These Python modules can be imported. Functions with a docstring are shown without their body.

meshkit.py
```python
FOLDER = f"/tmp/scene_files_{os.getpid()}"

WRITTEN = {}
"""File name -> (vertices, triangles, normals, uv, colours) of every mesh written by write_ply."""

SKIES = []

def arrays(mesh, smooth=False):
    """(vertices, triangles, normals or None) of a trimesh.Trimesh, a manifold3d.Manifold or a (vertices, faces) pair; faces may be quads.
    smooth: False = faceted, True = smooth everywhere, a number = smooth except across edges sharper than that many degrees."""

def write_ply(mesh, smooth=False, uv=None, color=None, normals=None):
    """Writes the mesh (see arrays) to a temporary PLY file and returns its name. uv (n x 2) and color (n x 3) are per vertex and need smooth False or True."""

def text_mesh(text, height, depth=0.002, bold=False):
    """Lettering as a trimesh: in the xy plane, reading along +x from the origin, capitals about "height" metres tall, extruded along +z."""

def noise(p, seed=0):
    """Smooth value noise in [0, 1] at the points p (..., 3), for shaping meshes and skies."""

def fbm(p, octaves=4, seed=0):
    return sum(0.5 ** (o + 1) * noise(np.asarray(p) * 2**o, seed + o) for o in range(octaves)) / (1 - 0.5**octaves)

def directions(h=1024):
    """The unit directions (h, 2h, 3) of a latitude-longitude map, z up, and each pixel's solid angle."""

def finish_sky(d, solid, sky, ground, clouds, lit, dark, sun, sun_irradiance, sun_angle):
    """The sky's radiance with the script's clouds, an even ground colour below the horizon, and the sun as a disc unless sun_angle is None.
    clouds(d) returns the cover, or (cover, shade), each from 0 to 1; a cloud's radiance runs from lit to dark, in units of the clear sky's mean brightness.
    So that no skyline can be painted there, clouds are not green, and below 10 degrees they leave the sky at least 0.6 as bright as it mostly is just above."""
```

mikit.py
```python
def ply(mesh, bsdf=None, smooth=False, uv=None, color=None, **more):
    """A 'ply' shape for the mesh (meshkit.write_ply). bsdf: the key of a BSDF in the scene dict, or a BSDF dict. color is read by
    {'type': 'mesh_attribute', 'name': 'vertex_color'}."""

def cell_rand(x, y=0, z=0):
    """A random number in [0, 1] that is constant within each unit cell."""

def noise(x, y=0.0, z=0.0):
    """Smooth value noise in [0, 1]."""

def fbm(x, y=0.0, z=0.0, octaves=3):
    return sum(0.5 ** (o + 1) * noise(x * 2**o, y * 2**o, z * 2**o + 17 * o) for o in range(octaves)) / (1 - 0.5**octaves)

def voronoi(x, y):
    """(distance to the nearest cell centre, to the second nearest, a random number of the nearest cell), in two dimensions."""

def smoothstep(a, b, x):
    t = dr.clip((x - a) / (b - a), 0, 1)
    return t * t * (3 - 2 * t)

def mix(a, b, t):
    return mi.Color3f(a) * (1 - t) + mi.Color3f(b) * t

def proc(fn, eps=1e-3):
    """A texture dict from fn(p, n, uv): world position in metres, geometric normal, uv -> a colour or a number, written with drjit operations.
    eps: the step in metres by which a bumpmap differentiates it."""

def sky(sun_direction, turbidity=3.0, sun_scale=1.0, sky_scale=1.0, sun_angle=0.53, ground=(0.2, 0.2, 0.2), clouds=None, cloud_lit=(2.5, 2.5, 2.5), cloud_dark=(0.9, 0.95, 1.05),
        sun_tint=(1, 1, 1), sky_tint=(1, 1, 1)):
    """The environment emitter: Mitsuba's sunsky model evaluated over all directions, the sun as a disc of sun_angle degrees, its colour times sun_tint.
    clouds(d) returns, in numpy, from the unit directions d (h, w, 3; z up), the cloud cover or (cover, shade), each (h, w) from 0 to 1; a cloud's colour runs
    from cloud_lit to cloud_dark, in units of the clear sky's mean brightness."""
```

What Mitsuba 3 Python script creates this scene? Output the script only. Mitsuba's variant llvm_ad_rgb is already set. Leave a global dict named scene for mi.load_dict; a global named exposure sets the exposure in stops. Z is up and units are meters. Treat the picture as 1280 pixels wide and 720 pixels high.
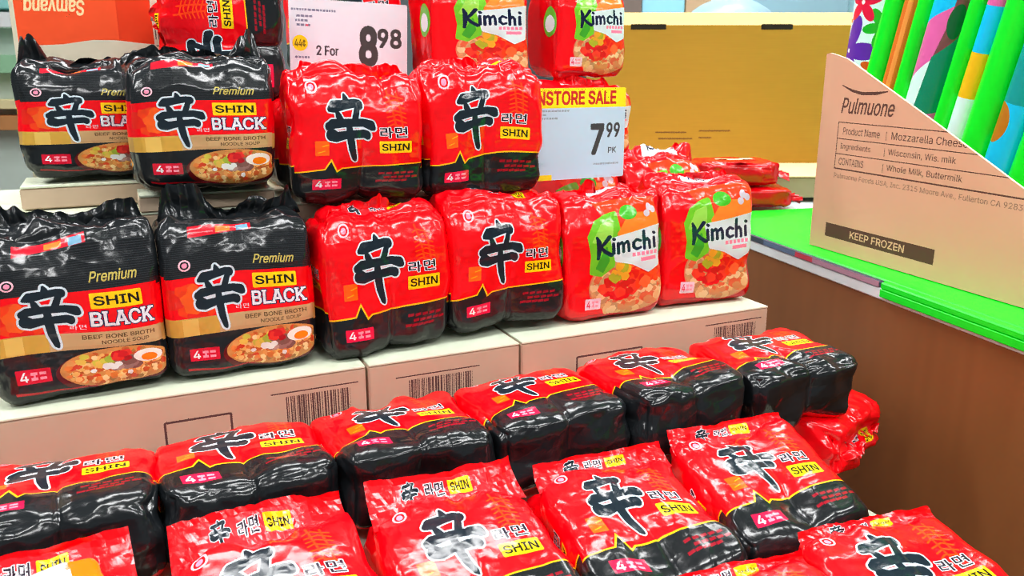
import math, random
import numpy as np, trimesh, shapely
import mitsuba as mi
import mikit, meshkit
import mapbox_earcut as earcut
from shapely import affinity
from shapely.geometry import Polygon, LineString, Point, box as sbox, MultiPolygon
from shapely.ops import unary_union

T = mi.ScalarTransform4f
scene, labels = {'type': 'scene'}, {}

# ------------------------------------------------------------------ camera, light, exposure
exposure = -0.08
CAM_F, CAM_YAW, CAM_PITCH = 1056.0, math.radians(24.9), math.atan(280 / 1056)
EYE = np.array([0, 0, 1.5])
FWD = np.array([math.sin(CAM_YAW) * math.cos(CAM_PITCH), math.cos(CAM_YAW) * math.cos(CAM_PITCH), -math.sin(CAM_PITCH)])
scene['camera'] = {'type': 'thinlens', 'fov': 2 * math.degrees(math.atan(640 / CAM_F)), 'fov_axis': 'x', 'near_clip': 0.02, 'far_clip': 60.0,
                   'aperture_radius': 0.0012, 'focus_distance': 1.25,
                   'to_world': T().look_at(origin=EYE.tolist(), target=(EYE + FWD).tolist(), up=[0, 0, 1])}
LAMP = 30.0          # radiance of the ceiling lamps' diffusers
LAMP_TINT = (1.0, 1.0, 1.0)
LAMPS = [(x, y) for y in (-1.2, 0.35, 1.9, 3.6) for x in (-1.6, 0.6, 2.8)]


def lin(*c):
    if len(c) == 1:
        c = c[0]
    c = np.asarray(c, float) / 255
    return np.where(c <= 0.04045, c / 12.92, ((c + 0.055) / 1.055) ** 2.4)


def tone(*c):
    return [float(v) for v in lin(*c)]


def rgb(*c):
    return {'type': 'rgb', 'value': [float(v) for v in lin(*c)]}


VC = {'type': 'mesh_attribute', 'name': 'vertex_color'}


def crinkle(p, n, uv):
    a = mikit.noise(p.x * 48, p.y * 48, p.z * 48)
    b = mikit.noise(p.x * 110 + 7, p.y * 110, p.z * 110)
    import drjit as dr
    return (1 - dr.abs(2 * a - 1)) * 0.75 + (1 - dr.abs(2 * b - 1)) * 0.25


def paper_fibre(p, n, uv):
    return mikit.fbm(p.x * 300, p.y * 300, p.z * 60, 2)


scene['mat_film'] = {'type': 'bumpmap', 'scale': 0.0011, 'tex': mikit.proc(crinkle, 8e-4),
                     'bsdf': {'type': 'twosided', 'bsdf': {'type': 'principled', 'base_color': VC, 'roughness': 0.17, 'specular': 0.4, 'clearcoat': 0.45, 'clearcoat_gloss': 0.98}}}
scene['mat_card'] = {'type': 'twosided', 'bsdf': {'type': 'principled', 'base_color': VC, 'roughness': 0.75, 'specular': 0.25}}
scene['mat_sign'] = {'type': 'twosided', 'bsdf': {'type': 'principled', 'base_color': VC, 'roughness': 0.4, 'specular': 0.4}}
scene['mat_plastic'] = {'type': 'twosided', 'bsdf': {'type': 'principled', 'base_color': VC, 'roughness': 0.35, 'specular': 0.5}}


def plain(name, c, rough=0.6, spec=0.3, **k):
    scene['mat_' + name] = {'type': 'twosided', 'bsdf': {'type': 'principled', 'base_color': rgb(*c), 'roughness': rough, 'specular': spec, **k}}
    return 'mat_' + name


plain('wall', (150, 160, 164), 0.8)
plain('ceiling', (128, 132, 134), 0.9)
plain('floor', (120, 118, 114), 0.5, 0.4)
plain('lamp_case', (240, 240, 240), 0.5)
scene['mat_glow'] = {'type': 'diffuse', 'reflectance': rgb(200, 200, 200)}


def ochre(p, n, uv):
    t = mikit.fbm(p.x * 3, p.y * 3, p.z * 6, 3)
    g = mikit.noise(p.x * 20, p.y * 20, p.z * 320)
    return mikit.mix(tone(168, 124, 36), tone(182, 136, 44), t * 0.7 + g * 0.3)


def wood(p, n, uv):
    g = mikit.fbm(p.x * 4, p.y * 4 + 0.4 * mikit.noise(p.z * 5, p.y * 2), p.z * 1.2, 3)
    s = mikit.noise(p.x * 60, p.y * 60, p.z * 4)
    return mikit.mix(tone(116, 70, 38), tone(146, 92, 52), g * 0.75 + s * 0.25)


scene['mat_ochre'] = {'type': 'twosided', 'bsdf': {'type': 'principled', 'base_color': mikit.proc(ochre), 'roughness': 0.7, 'specular': 0.25}}
scene['mat_wood'] = {'type': 'twosided', 'bsdf': {'type': 'principled', 'base_color': mikit.proc(wood), 'roughness': 0.35, 'specular': 0.4}}


def tag(key, label=None, cat=None, group=None, kind=None):
    d = labels.setdefault(key, {})
    for k, v in (('label', label), ('category', cat), ('group', group), ('kind', kind)):
        if v:
            d[k] = v


def fresh(name):
    used = lambda k: any(s == k or s.startswith(k + '__') for s in scene)
    if not used(name):
        return name
    i = 1
    while used(f'{name}_{i:03d}'):
        i += 1
    return f'{name}_{i:03d}'


# ------------------------------------------------------------------ flat print: shapes in millimetre-exact outlines
def polys(g):
    if g.is_empty:
        return []
    if g.geom_type == 'Polygon':
        return [g]
    return [q for q in getattr(g, 'geoms', []) for q in polys(q)]


_TEXT = {}


def text(s, height, bold=False):
    """The outline of the text as a shapely shape, baseline at the origin, capitals about `height` tall."""
    key = (s, bold)
    if key not in _TEXT:
        m = meshkit.text_mesh(s, 1.0, 0.1, bold)
        f = m.faces[(m.face_normals[:, 2] > 0.9)]
        tris = m.vertices[f][:, :, :2]
        _TEXT[key] = unary_union([Polygon(t).buffer(1e-5) for t in tris if abs(np.cross(t[1] - t[0], t[2] - t[0])) > 1e-9]).simplify(0.006)
    return affinity.scale(_TEXT[key], height, height, origin=(0, 0))


def fit(shape, x0, y0, x1, y1, skew=0.0):
    """The shape moved and stretched to fill the box."""
    if skew:
        shape = affinity.skew(shape, xs=skew, origin=(0, 0))
    a, b, c, d = shape.bounds
    return affinity.translate(affinity.scale(shape, (x1 - x0) / (c - a), (y1 - y0) / (d - b), origin=(a, b)), x0 - a, y0 - b)


def brush(pts):
    """A brush stroke: (x, y, width) points joined by round tapers."""
    out = []
    for (x0, y0, w0), (x1, y1, w1) in zip(pts, pts[1:]):
        out.append(unary_union([Point(x0, y0).buffer(w0 / 2, 6), Point(x1, y1).buffer(w1 / 2, 6)]).convex_hull)
    return unary_union(out)


def line(pts, w, flat=True):
    return LineString(pts).buffer(w / 2, cap_style=2 if flat else 1, join_style=2 if flat else 1)


# the big brushed character, in a unit box
SPICY = unary_union([
    brush([(.47, 1.0, 0.061), (.49, .94, 0.122), (.50, .89, 0.159)]),
    brush([(.12, .80, 0.073), (.22, .84, 0.171), (.45, .87, 0.134), (.68, .90, 0.122), (.76, .88, 0.146)]),
    brush([(.26, .78, 0.061), (.30, .70, 0.122), (.36, .63, 0.098)]),
    brush([(.72, .86, 0.110), (.66, .72, 0.122), (.58, .60, 0.085)]),
    brush([(.06, .55, 0.122), (.16, .59, 0.146), (.45, .61, 0.122), (.80, .62, 0.122), (.96, .58, 0.159), (1.0, .55, 0.098)]),
    brush([(.10, .42, 0.183), (.20, .39, 0.159), (.45, .43, 0.122), (.80, .45, 0.134), (.86, .43, 0.146)]),
    brush([(.14, .50, 0.061), (.22, .42, 0.122)]),
    brush([(.49, .62, 0.110), (.50, .40, 0.159), (.53, .20, 0.146), (.58, .04, 0.110), (.60, 0.0, 0.061)]),
])
# the two Korean syllables beside it
RAMYEON = unary_union([
    line([(0, .95), (.38, .95), (.38, .62), (.06, .62), (.06, .28), (.42, .28)], .11), line([(.58, 1.05), (.58, 0)], .11), line([(.58, .58), (.74, .58)], .11),
    line([(.95, .98), (1.25, .98), (1.25, .55), (.95, .55), (.95, 1.03)], .1), line([(1.55, 1.08), (1.55, .34)], .11), line([(1.36, .86), (1.55, .86)], .09), line([(1.36, .64), (1.55, .64)], .09),
    line([(1.02, .38), (1.02, .08), (1.6, .08)], .11)])
KIMCHI = unary_union([
    brush([(.02, .98, .05), (.08, .75, .13), (.08, .35, .12), (.05, .02, .08)]), brush([(.40, .95, .13), (.24, .66, .1), (.10, .48, .07)]), brush([(.13, .52, .07), (.27, .30, .11), (.46, .12, .13)]),
    brush([(.53, .62, .08), (.54, .18, .09)]), brush([(.53, .84, .08), (.56, .80, .09)]),
    brush([(.68, .62, .07), (.69, .16, .09)]), brush([(.69, .50, .06), (.80, .63, .08), (.85, .52, .08), (.86, .18, .08)]), brush([(.86, .50, .06), (.98, .64, .08), (1.03, .5, .08), (1.04, .18, .08)]),
    brush([(1.42, .56, .08), (1.30, .64, .08), (1.20, .52, .09), (1.20, .32, .09), (1.30, .20, .08), (1.42, .26, .07)]),
    brush([(1.53, .98, .08), (1.54, .55, .09), (1.54, .18, .08)]), brush([(1.54, .48, .06), (1.64, .62, .08), (1.71, .50, .08), (1.72, .18, .08)]),
    brush([(1.88, .62, .08), (1.89, .2, .09)]), brush([(1.87, .86, .08), (1.90, .82, .09)])])


def slab_text(s, h):
    """Bold lettering with slab serifs at the feet and heads of its upright stems."""
    g = text(s, h, True)
    a, b, c, d = g.bounds
    foot, head = g.intersection(sbox(a, b, c, b + .04 * (d - b))), g.intersection(sbox(a, d - .04 * (d - b), c, d))
    extra = [sbox(q.bounds[0] - .09 * h, b, q.bounds[2] + .09 * h, b + .13 * h) for q in polys(foot) if q.bounds[2] - q.bounds[0] < .4 * h]
    extra += [sbox(q.bounds[0] - .09 * h, d - .13 * h, q.bounds[2] + .09 * h, d) for q in polys(head) if q.bounds[2] - q.bounds[0] < .4 * h]
    return unary_union([g, *extra])


def blobs(rng, n, cx, cy, rx, ry, size, colours):
    out = []
    for _ in range(n):
        a, r = rng.uniform(0, 6.283), math.sqrt(rng.uniform(0, 1))
        x, y, s = cx + rx * r * math.cos(a), cy + ry * r * math.sin(a), size * rng.uniform(.6, 1.3)
        k, ph = rng.randint(5, 8), rng.uniform(0, 6)
        pts = [(x + s * rng.uniform(.7, 1.2) * math.cos(ph + 6.283 * i / k), y + .75 * s * rng.uniform(.7, 1.2) * math.sin(ph + 6.283 * i / k)) for i in range(k)]
        out.append((Polygon(pts).buffer(s * .25, 3), rng.choice(colours)))
    return out


def flatten(layers):
    """Painter's order -> disjoint shapes with their colours (the last layer lies on top)."""
    out, above = [], Polygon()
    for g, c in reversed(layers):
        if not g.is_valid:
            g = g.buffer(0)
        seen = g.difference(above)
        if not seen.is_empty:
            out.append((seen, c))
        above = above.union(g)
    return out


def triangulate(p):
    rings = [np.array(p.exterior.coords)[:-1]] + [np.array(r.coords)[:-1] for r in p.interiors]
    v = np.vstack(rings)
    return v, earcut.triangulate_float64(v, np.cumsum([len(r) for r in rings]).astype(np.uint32)).reshape(-1, 3)


def ccw(v, f):
    a = v[f]
    s = (a[:, 1, 0] - a[:, 0, 0]) * (a[:, 2, 1] - a[:, 0, 1]) - (a[:, 1, 1] - a[:, 0, 1]) * (a[:, 2, 0] - a[:, 0, 0])
    f = f.copy()
    f[s < 0] = f[s < 0][:, ::-1]
    return f[np.abs(s) > 1e-14]


class Mesh:
    """Collects coloured pieces into one mesh."""
    def __init__(self):
        self.v, self.f, self.c, self.n = [], [], [], 0

    def add(self, v, f, c):
        v = np.asarray(v, float)
        self.v.append(v); self.f.append(np.asarray(f) + self.n); self.n += len(v)
        c = np.asarray(c, float)
        self.c.append(np.tile(c, (len(v), 1)) if c.ndim == 1 else c)
        return self

    def box(self, a, b, c, M=None):
        """Box between corners a and b, with its edges a little bevelled."""
        a, b = np.minimum(a, b), np.maximum(a, b)
        r = min(0.0025, 0.2 * (b - a).min())
        pts = [np.where(np.array(s) > 0, b, a) - np.array(s) * r * (1 - np.eye(3)[k]) for s in np.array(np.meshgrid([-1, 1], [-1, 1], [-1, 1])).reshape(3, -1).T for k in range(3)]
        h = trimesh.convex.convex_hull(np.array(pts))
        return self.mesh(h, c, M)

    def mesh(self, m, c, M=None):
        v = np.array(m.vertices)
        if M is not None:
            v = v @ M[:3, :3].T + M[:3, 3]
        return self.add(v, m.faces, c)

    def print(self, layers, origin, ux, uy, lift=0.0):
        """Flat print in the plane through origin spanned by ux, uy."""
        o, ux, uy = map(np.asarray, (origin, ux, uy))
        n = np.cross(ux, uy)
        for i, (g, c) in enumerate([layers[0]] + flatten(layers[1:])):
            for p in polys(g):
                v, f = triangulate(p)
                if len(f):
                    self.add(o + v[:, :1] * ux + v[:, 1:] * uy + (lift + (.00025 if i else 0)) * n, ccw(v, f), c)
        return self

    def slab(self, outline, layers, origin, ux, uy, thick, edge, back):
        """A sheet of the given outline and thickness, its front printed; front faces along ux x uy."""
        o, ux, uy = map(np.asarray, (origin, ux, uy))
        n = np.cross(ux, uy)
        clipped = [(g.intersection(outline), c) for g, c in layers]
        self.print([(outline, layers[0][1])] + clipped[1:], o, ux, uy)
        for p in polys(outline):
            v, f = triangulate(p)
            self.add(o + v[:, :1] * ux + v[:, 1:] * uy - thick * n, ccw(v, f)[:, ::-1], back)
            for ring in [p.exterior, *p.interiors]:
                q = np.array(ring.coords)
                top = o + q[:, :1] * ux + q[:, 1:] * uy
                k = len(q)
                i = np.arange(k - 1)
                self.add(np.vstack([top, top - thick * n]), np.vstack([np.stack([i, i + k, i + 1], 1), np.stack([i + 1, i + k, i + k + 1], 1)]), edge)
        return self

    def ply(self, mat, smooth=False, normals=None):
        v, f, c = np.vstack(self.v), np.vstack(self.f), np.vstack(self.c)
        if smooth is True and normals is None:
            return mikit.ply((v, f), mat, True, color=c)
        return mikit.ply((v, f), mat, False, color=c)


def rotz(deg, o=(0, 0, 0)):
    a = math.radians(deg)
    M = np.eye(4)
    M[:3, :3] = [[math.cos(a), -math.sin(a), 0], [math.sin(a), math.cos(a), 0], [0, 0, 1]]
    M[:3, 3] = o
    return M


def put(key, mesh, mat, smooth=False, M=None):
    scene[key] = mesh.ply(mat, smooth)
    if M is not None:
        scene[key]['to_world'] = T(M)
    return key


# ------------------------------------------------------------------ the room
def struct(name, a, b, mat):
    h = trimesh.creation.box(extents=np.abs(np.subtract(b, a)))
    h.apply_translation(np.add(a, b) / 2)
    scene[name] = mikit.ply(h, mat)
    tag(name, kind='structure')


struct('floor', (-5, -4, -.1), (6, 7, 0), 'mat_floor')
struct('ceiling', (-5, -4, 3.2), (6, 7, 3.3), 'mat_ceiling')
struct('wall_back', (-5, 6.9, 0), (6, 7.0, 3.2), 'mat_wall')
struct('wall_front', (-5, -4, 0), (6, -3.9, 3.2), 'mat_wall')
struct('wall_left', (-5, -3.9, 0), (-4.9, 6.9, 3.2), 'mat_wall')
struct('wall_right', (5.9, -3.9, 0), (6, 6.9, 3.2), 'mat_wall')
for i, (x, y) in enumerate(LAMPS):
    k = fresh('ceiling_lamp')
    m = trimesh.creation.box(extents=(1.6, .30, .06)); m.apply_translation((x, y, 3.17))
    scene[k + '__housing'] = mikit.ply(m, 'mat_lamp_case')
    v = np.array([[-.77, -.12, 0], [.77, -.12, 0], [.77, .12, 0], [-.77, .12, 0.0]]) + (x, y, 3.138)
    scene[k + '__diffuser'] = mikit.ply((v, np.array([[0, 2, 1], [0, 3, 2]])), 'mat_glow', emitter={'type': 'area', 'radiance': {'type': 'rgb', 'value': [LAMP * t for t in LAMP_TINT]}})
    tag(k, 'long white ceiling lamp with a bright flat diffuser', 'ceiling lamp', 'ceiling lamps in rows')

# ------------------------------------------------------------------ the film-wrapped packs
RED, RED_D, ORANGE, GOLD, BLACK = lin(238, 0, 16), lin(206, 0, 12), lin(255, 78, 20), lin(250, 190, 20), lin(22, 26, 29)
WHITE, PALE, YELLOW, MAGENTA, INK = lin(240, 244, 246), lin(180, 200, 216), lin(250, 208, 10), lin(232, 20, 70), lin(20, 34, 44)
GRID = dict(x=60, y=34, z=64)
HAN = (lambda g: g)(SPICY)


def character(x0, y0, x1, y1, edge=.0022):
    g = fit(SPICY, x0, y0, x1, y1)
    return [(g.buffer(edge, 3).simplify(.0002), lin(205, 222, 230)), (g.simplify(.00015), INK)]


def plate(s, x0, y0, x1, y1):
    p = sbox(x0, y0, x1, y1).buffer(.0016, 3)
    return [(p, YELLOW), (fit(text(s, .02, True), x0 + .002, y0 + .0025, x1 - .002, y1 - .0025), lin(30, 24, 10))]


def korean(x0, y0, x1, y1):
    g = fit(RAMYEON, x0, y0, x1, y1)
    return [(g.buffer(.0012, 2).simplify(.0002), lin(225, 225, 232)), (g.buffer(.0001).simplify(.0001), lin(40, 30, 45))]


def badge(x0, y0, x1, y1, c=MAGENTA, ink=WHITE):
    w = x1 - x0
    bars = unary_union([sbox(x0 + w * a, y0 + (y1 - y0) * b, x0 + w * (a + .2), y0 + (y1 - y0) * (b + .22)) for a in (.42, .68) for b in (.18, .58)] + [sbox(x0 + w * .5, y0 + (y1 - y0) * .3, x0 + w * .56, y0 + (y1 - y0) * .7)])
    return [(sbox(x0, y0, x1, y1).buffer(.001, 2), c), (bars, lin(255, 150, 170)), (fit(text('4', .02, True), x0 + w * .08, y0 + .002, x0 + w * .34, y1 - .002), ink)]


def ring_mark(x, y, r=.0085):
    return [(Point(x, y).buffer(r, 8).difference(Point(x, y).buffer(r * .72, 8)), lin(255, 190, 205)), (Point(x, y).buffer(r * .45, 6), lin(255, 150, 180))]


def red_front(w, h, strip=True):
    X, Y = lambda u: u * w, lambda v: v * h
    edge = [(-.01, .27), (.10, .275), (.22, .285), (.265, .365), (.31, .262), (.345, .29), (.6, .312), (1.01, .33)]
    edge = [(X(a), Y(b)) for a, b in edge]
    L = [(sbox(0, 0, w, h), RED)]
    rng = random.Random(5)
    # orange flame-like tint and darker strokes at the upper right
    for k in range(7):
        y = Y(.64 + .035 * k)
        L.append((line([(X(.70), y), (X(.74 + .02 * (k % 3)), y + .004), (X(.84), y - .002)], .0022, False), lin(255, 70, 10)))
    L.append((line([(X(.73), Y(.9)), (X(.76), Y(.64))], .003, False), lin(250, 60, 12)))
    L.append((line([(X(.80), Y(.88)), (X(.81), Y(.62))], .0028, False), lin(250, 60, 12)))
    L.append((Polygon(edge + [(w + .01, -.01), (-.01, -.01)]), BLACK))
    L.append((line(edge, .0024), GOLD))
    L.append((sbox(X(.155), Y(.41), X(.245), Y(.52)).buffer(.001, 2), lin(255, 96, 6)))
    for a, b in ((.17, .43), (.2, .48)):
        L.append((line([(X(a), Y(b)), (X(a + .05), Y(b + .015))], .0014), lin(255, 170, 20)))
    L += badge(X(.14), Y(.115), X(.34), Y(.195))
    for k, (a, b, y) in enumerate(((.62, .90, .225), (.66, .93, .185), (.60, .84, .15))):
        for j in range(5):
            u = a + (b - a) * j / 5
            L.append((Polygon([(X(u), Y(y)), (X(u + .045), Y(y + .006)), (X(u + .045), Y(y + .026)), (X(u), Y(y + .022))]), lin(150, 12, 34)))
    L += ring_mark(X(.17), Y(.90))
    L += character(X(.23), Y(.35), X(.605), Y(.865))
    L += korean(X(.635), Y(.555), X(.84), Y(.635))
    L += plate('SHIN', X(.635), Y(.435), X(.865), Y(.52))
    return L


def red_side(d, h, flip):
    X, Y = (lambda u: (1 - u if flip else u) * d), (lambda v: v * h)
    e = [(X(-.1), Y(.27 if not flip else .33)), (X(.5), Y(.30)), (X(1.1), Y(.29))]
    L = [(sbox(0, 0, d, h), RED), (Polygon(e + [(X(1.1), -.01), (X(-.1), -.01)]), BLACK), (line(e, .0024), GOLD)]
    a, b = sorted((X(.22), X(.62)))
    L += korean(a, Y(.55), b, Y(.62)) + plate('SHIN', a, Y(.44), b, Y(.51))
    return L


def red_top(w, d):
    L = [(sbox(0, 0, w, d), RED)]
    L.append((sbox(w * .24, d * .2, w * .80, d * .62), lin(235, 30, 40)))
    L += character(w * .27, d * .22, w * .40, d * .60, .001) + korean(w * .44, d * .3, w * .56, d * .5) + plate('SHIN', w * .60, d * .3, w * .76, d * .52)
    return L


def bowl(L, rng, cx, cy, rx, ry, rim):
    e = affinity.scale(Point(0, 0).buffer(1, 14), rx, ry)
    L.append((affinity.translate(affinity.scale(e, 1.07, 1.12), cx, cy - ry * .12), rim))
    L.append((affinity.translate(e, cx, cy), lin(206, 140, 74)))
    for g, c in blobs(rng, 260, cx, cy, rx * .92, ry * .84, rx * .05, [lin(228, 130, 60), lin(250, 190, 110), lin(180, 90, 40), lin(246, 214, 150), lin(210, 70, 36), lin(170, 120, 60), lin(232, 178, 96), lin(214, 120, 50), lin(238, 200, 130), lin(196, 92, 40), lin(222, 150, 80)]):
        L.append((g, c))
    for g, c in blobs(rng, 12, cx - rx * .38, cy + ry * .42, rx * .32, ry * .28, rx * .07, [lin(206, 196, 70), lin(160, 180, 60), lin(226, 190, 80)]):
        L.append((g, c))
    for g, c in blobs(rng, 12, cx + rx * .02, cy + ry * .1, rx * .28, ry * .3, rx * .09, [lin(150, 112, 104), lin(176, 140, 130), lin(124, 84, 76)]):
        L.append((g, c))
    for g, c in blobs(rng, 10, cx + rx * .1, cy + ry * .52, rx * .22, ry * .22, rx * .08, [lin(206, 24, 30), lin(170, 14, 24), lin(226, 50, 40)]):
        L.append((g, c))
    for g, c in blobs(rng, 5, cx - rx * .05, cy - ry * .2, rx * .5, ry * .3, rx * .07, [lin(228, 232, 226)]):
        L.append((g, c))
    x, y = cx + rx * .48, cy + ry * .35
    L.append((affinity.translate(affinity.scale(e, .27, .36), x, y), lin(240, 236, 224)))
    L.append((affinity.translate(affinity.scale(e, .15, .22), x + rx * .02, y - ry * .1), lin(250, 130, 20)))


def black_front(w, h):
    X, Y = lambda u: u * w, lambda v: v * h
    rng = random.Random(11)
    L = [(sbox(0, 0, w, h), BLACK)]
    for k in range(26):
        y = Y(.66 + .0128 * k)
        L.append((sbox(0, y, w, y + .0007), lin(46, 50, 54)))
    L.append((Polygon([(0, Y(.39)), (w, Y(.40)), (w, Y(.67)), (0, Y(.65))]), RED))
    for g, c in blobs(rng, 14, X(.16), Y(.50), X(.15), Y(.09), .012, [lin(236, 60, 16), lin(240, 90, 24), lin(226, 34, 20)]):
        L.append((g, c))
    L.append((Polygon([(0, Y(.285)), (w, Y(.315)), (w, Y(.41)), (0, Y(.40))]), lin(196, 160, 112)))
    L.append((Polygon([(0, Y(.285)), (X(.33), Y(.295)), (X(.33), Y(.40)), (0, Y(.40))]), lin(206, 160, 64)))
    L.append((sbox(X(.10), Y(.29), X(.2), Y(.395)), lin(226, 186, 92)))
    bowl(L, rng, X(.70), Y(.165), X(.34), Y(.13), lin(92, 10, 16))
    L.append((sbox(X(.34), Y(.298), w, Y(.32)), lin(190, 152, 104)))
    L.append((Polygon([(X(.10), Y(.065)), (X(.55), Y(.045)), (X(.55), Y(.055)), (X(.10), Y(.08))]), lin(190, 14, 30)))
    L += badge(X(.13), Y(.125), X(.31), Y(.20), lin(215, 16, 50))
    L.append((fit(text('Premium', .02), X(.58), Y(.705), X(.86), Y(.765), 20).buffer(.0003), lin(190, 176, 90)))
    L += ring_mark(X(.15), Y(.73), .0075)
    L += character(X(.19), Y(.315), X(.515), Y(.715), .0026)
    L += plate('SHIN', X(.575), Y(.555), X(.86), Y(.635))
    t = fit(slab_text('BLACK', .02), X(.555), Y(.44), X(.93), Y(.53))
    L += [(t.buffer(.0013, 2).simplify(.0002), lin(22, 40, 78)), (t.buffer(.0002), lin(226, 230, 236))]
    L.append((fit(RAMYEON, X(.445), Y(.425), X(.53), Y(.455)), lin(230, 200, 210)))
    L.append((fit(text('BEEF BONE BROTH', .02, True), X(.50), Y(.36), X(.92), Y(.388)), lin(92, 66, 34)))
    L.append((fit(text('NOODLE SOUP', .02, True), X(.60), Y(.322), X(.88), Y(.347)), lin(92, 66, 34)))
    # the printed strip that folds over the upper edge
    L.append((Polygon([(X(.18), Y(.895)), (X(.60), Y(.92)), (X(.60), Y(.965)), (X(.18), Y(.955))]), lin(214, 22, 44)))
    L.append((Polygon([(X(.36), Y(.912)), (X(.46), Y(.918)), (X(.46), Y(.95)), (X(.36), Y(.948))]), lin(240, 130, 50)))
    L.append((Polygon([(X(.50), Y(.915)), (X(.58), Y(.92)), (X(.58), Y(.955)), (X(.50), Y(.952))]), lin(120, 170, 200)))
    return L


def black_side(d, h, flip):
    X, Y = (lambda u: (1 - u if flip else u) * d), (lambda v: v * h)
    a = .65 if not flip else .67
    L = [(sbox(0, 0, d, h), BLACK), (sbox(0, Y(.39), d, Y(a)), RED), (sbox(0, Y(.285), d, Y(.40)), lin(190, 148, 78))]
    p, q = sorted((X(.25), X(.7)))
    L += plate('SHIN', p, Y(.56), q, Y(.61)) + korean(p, Y(.47), q, Y(.53))
    L += blobs(random.Random(3), 16, d / 2, Y(.17), d * .4, Y(.1), .008, [lin(220, 120, 50), lin(230, 170, 90), lin(200, 40, 30)])
    return L


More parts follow.
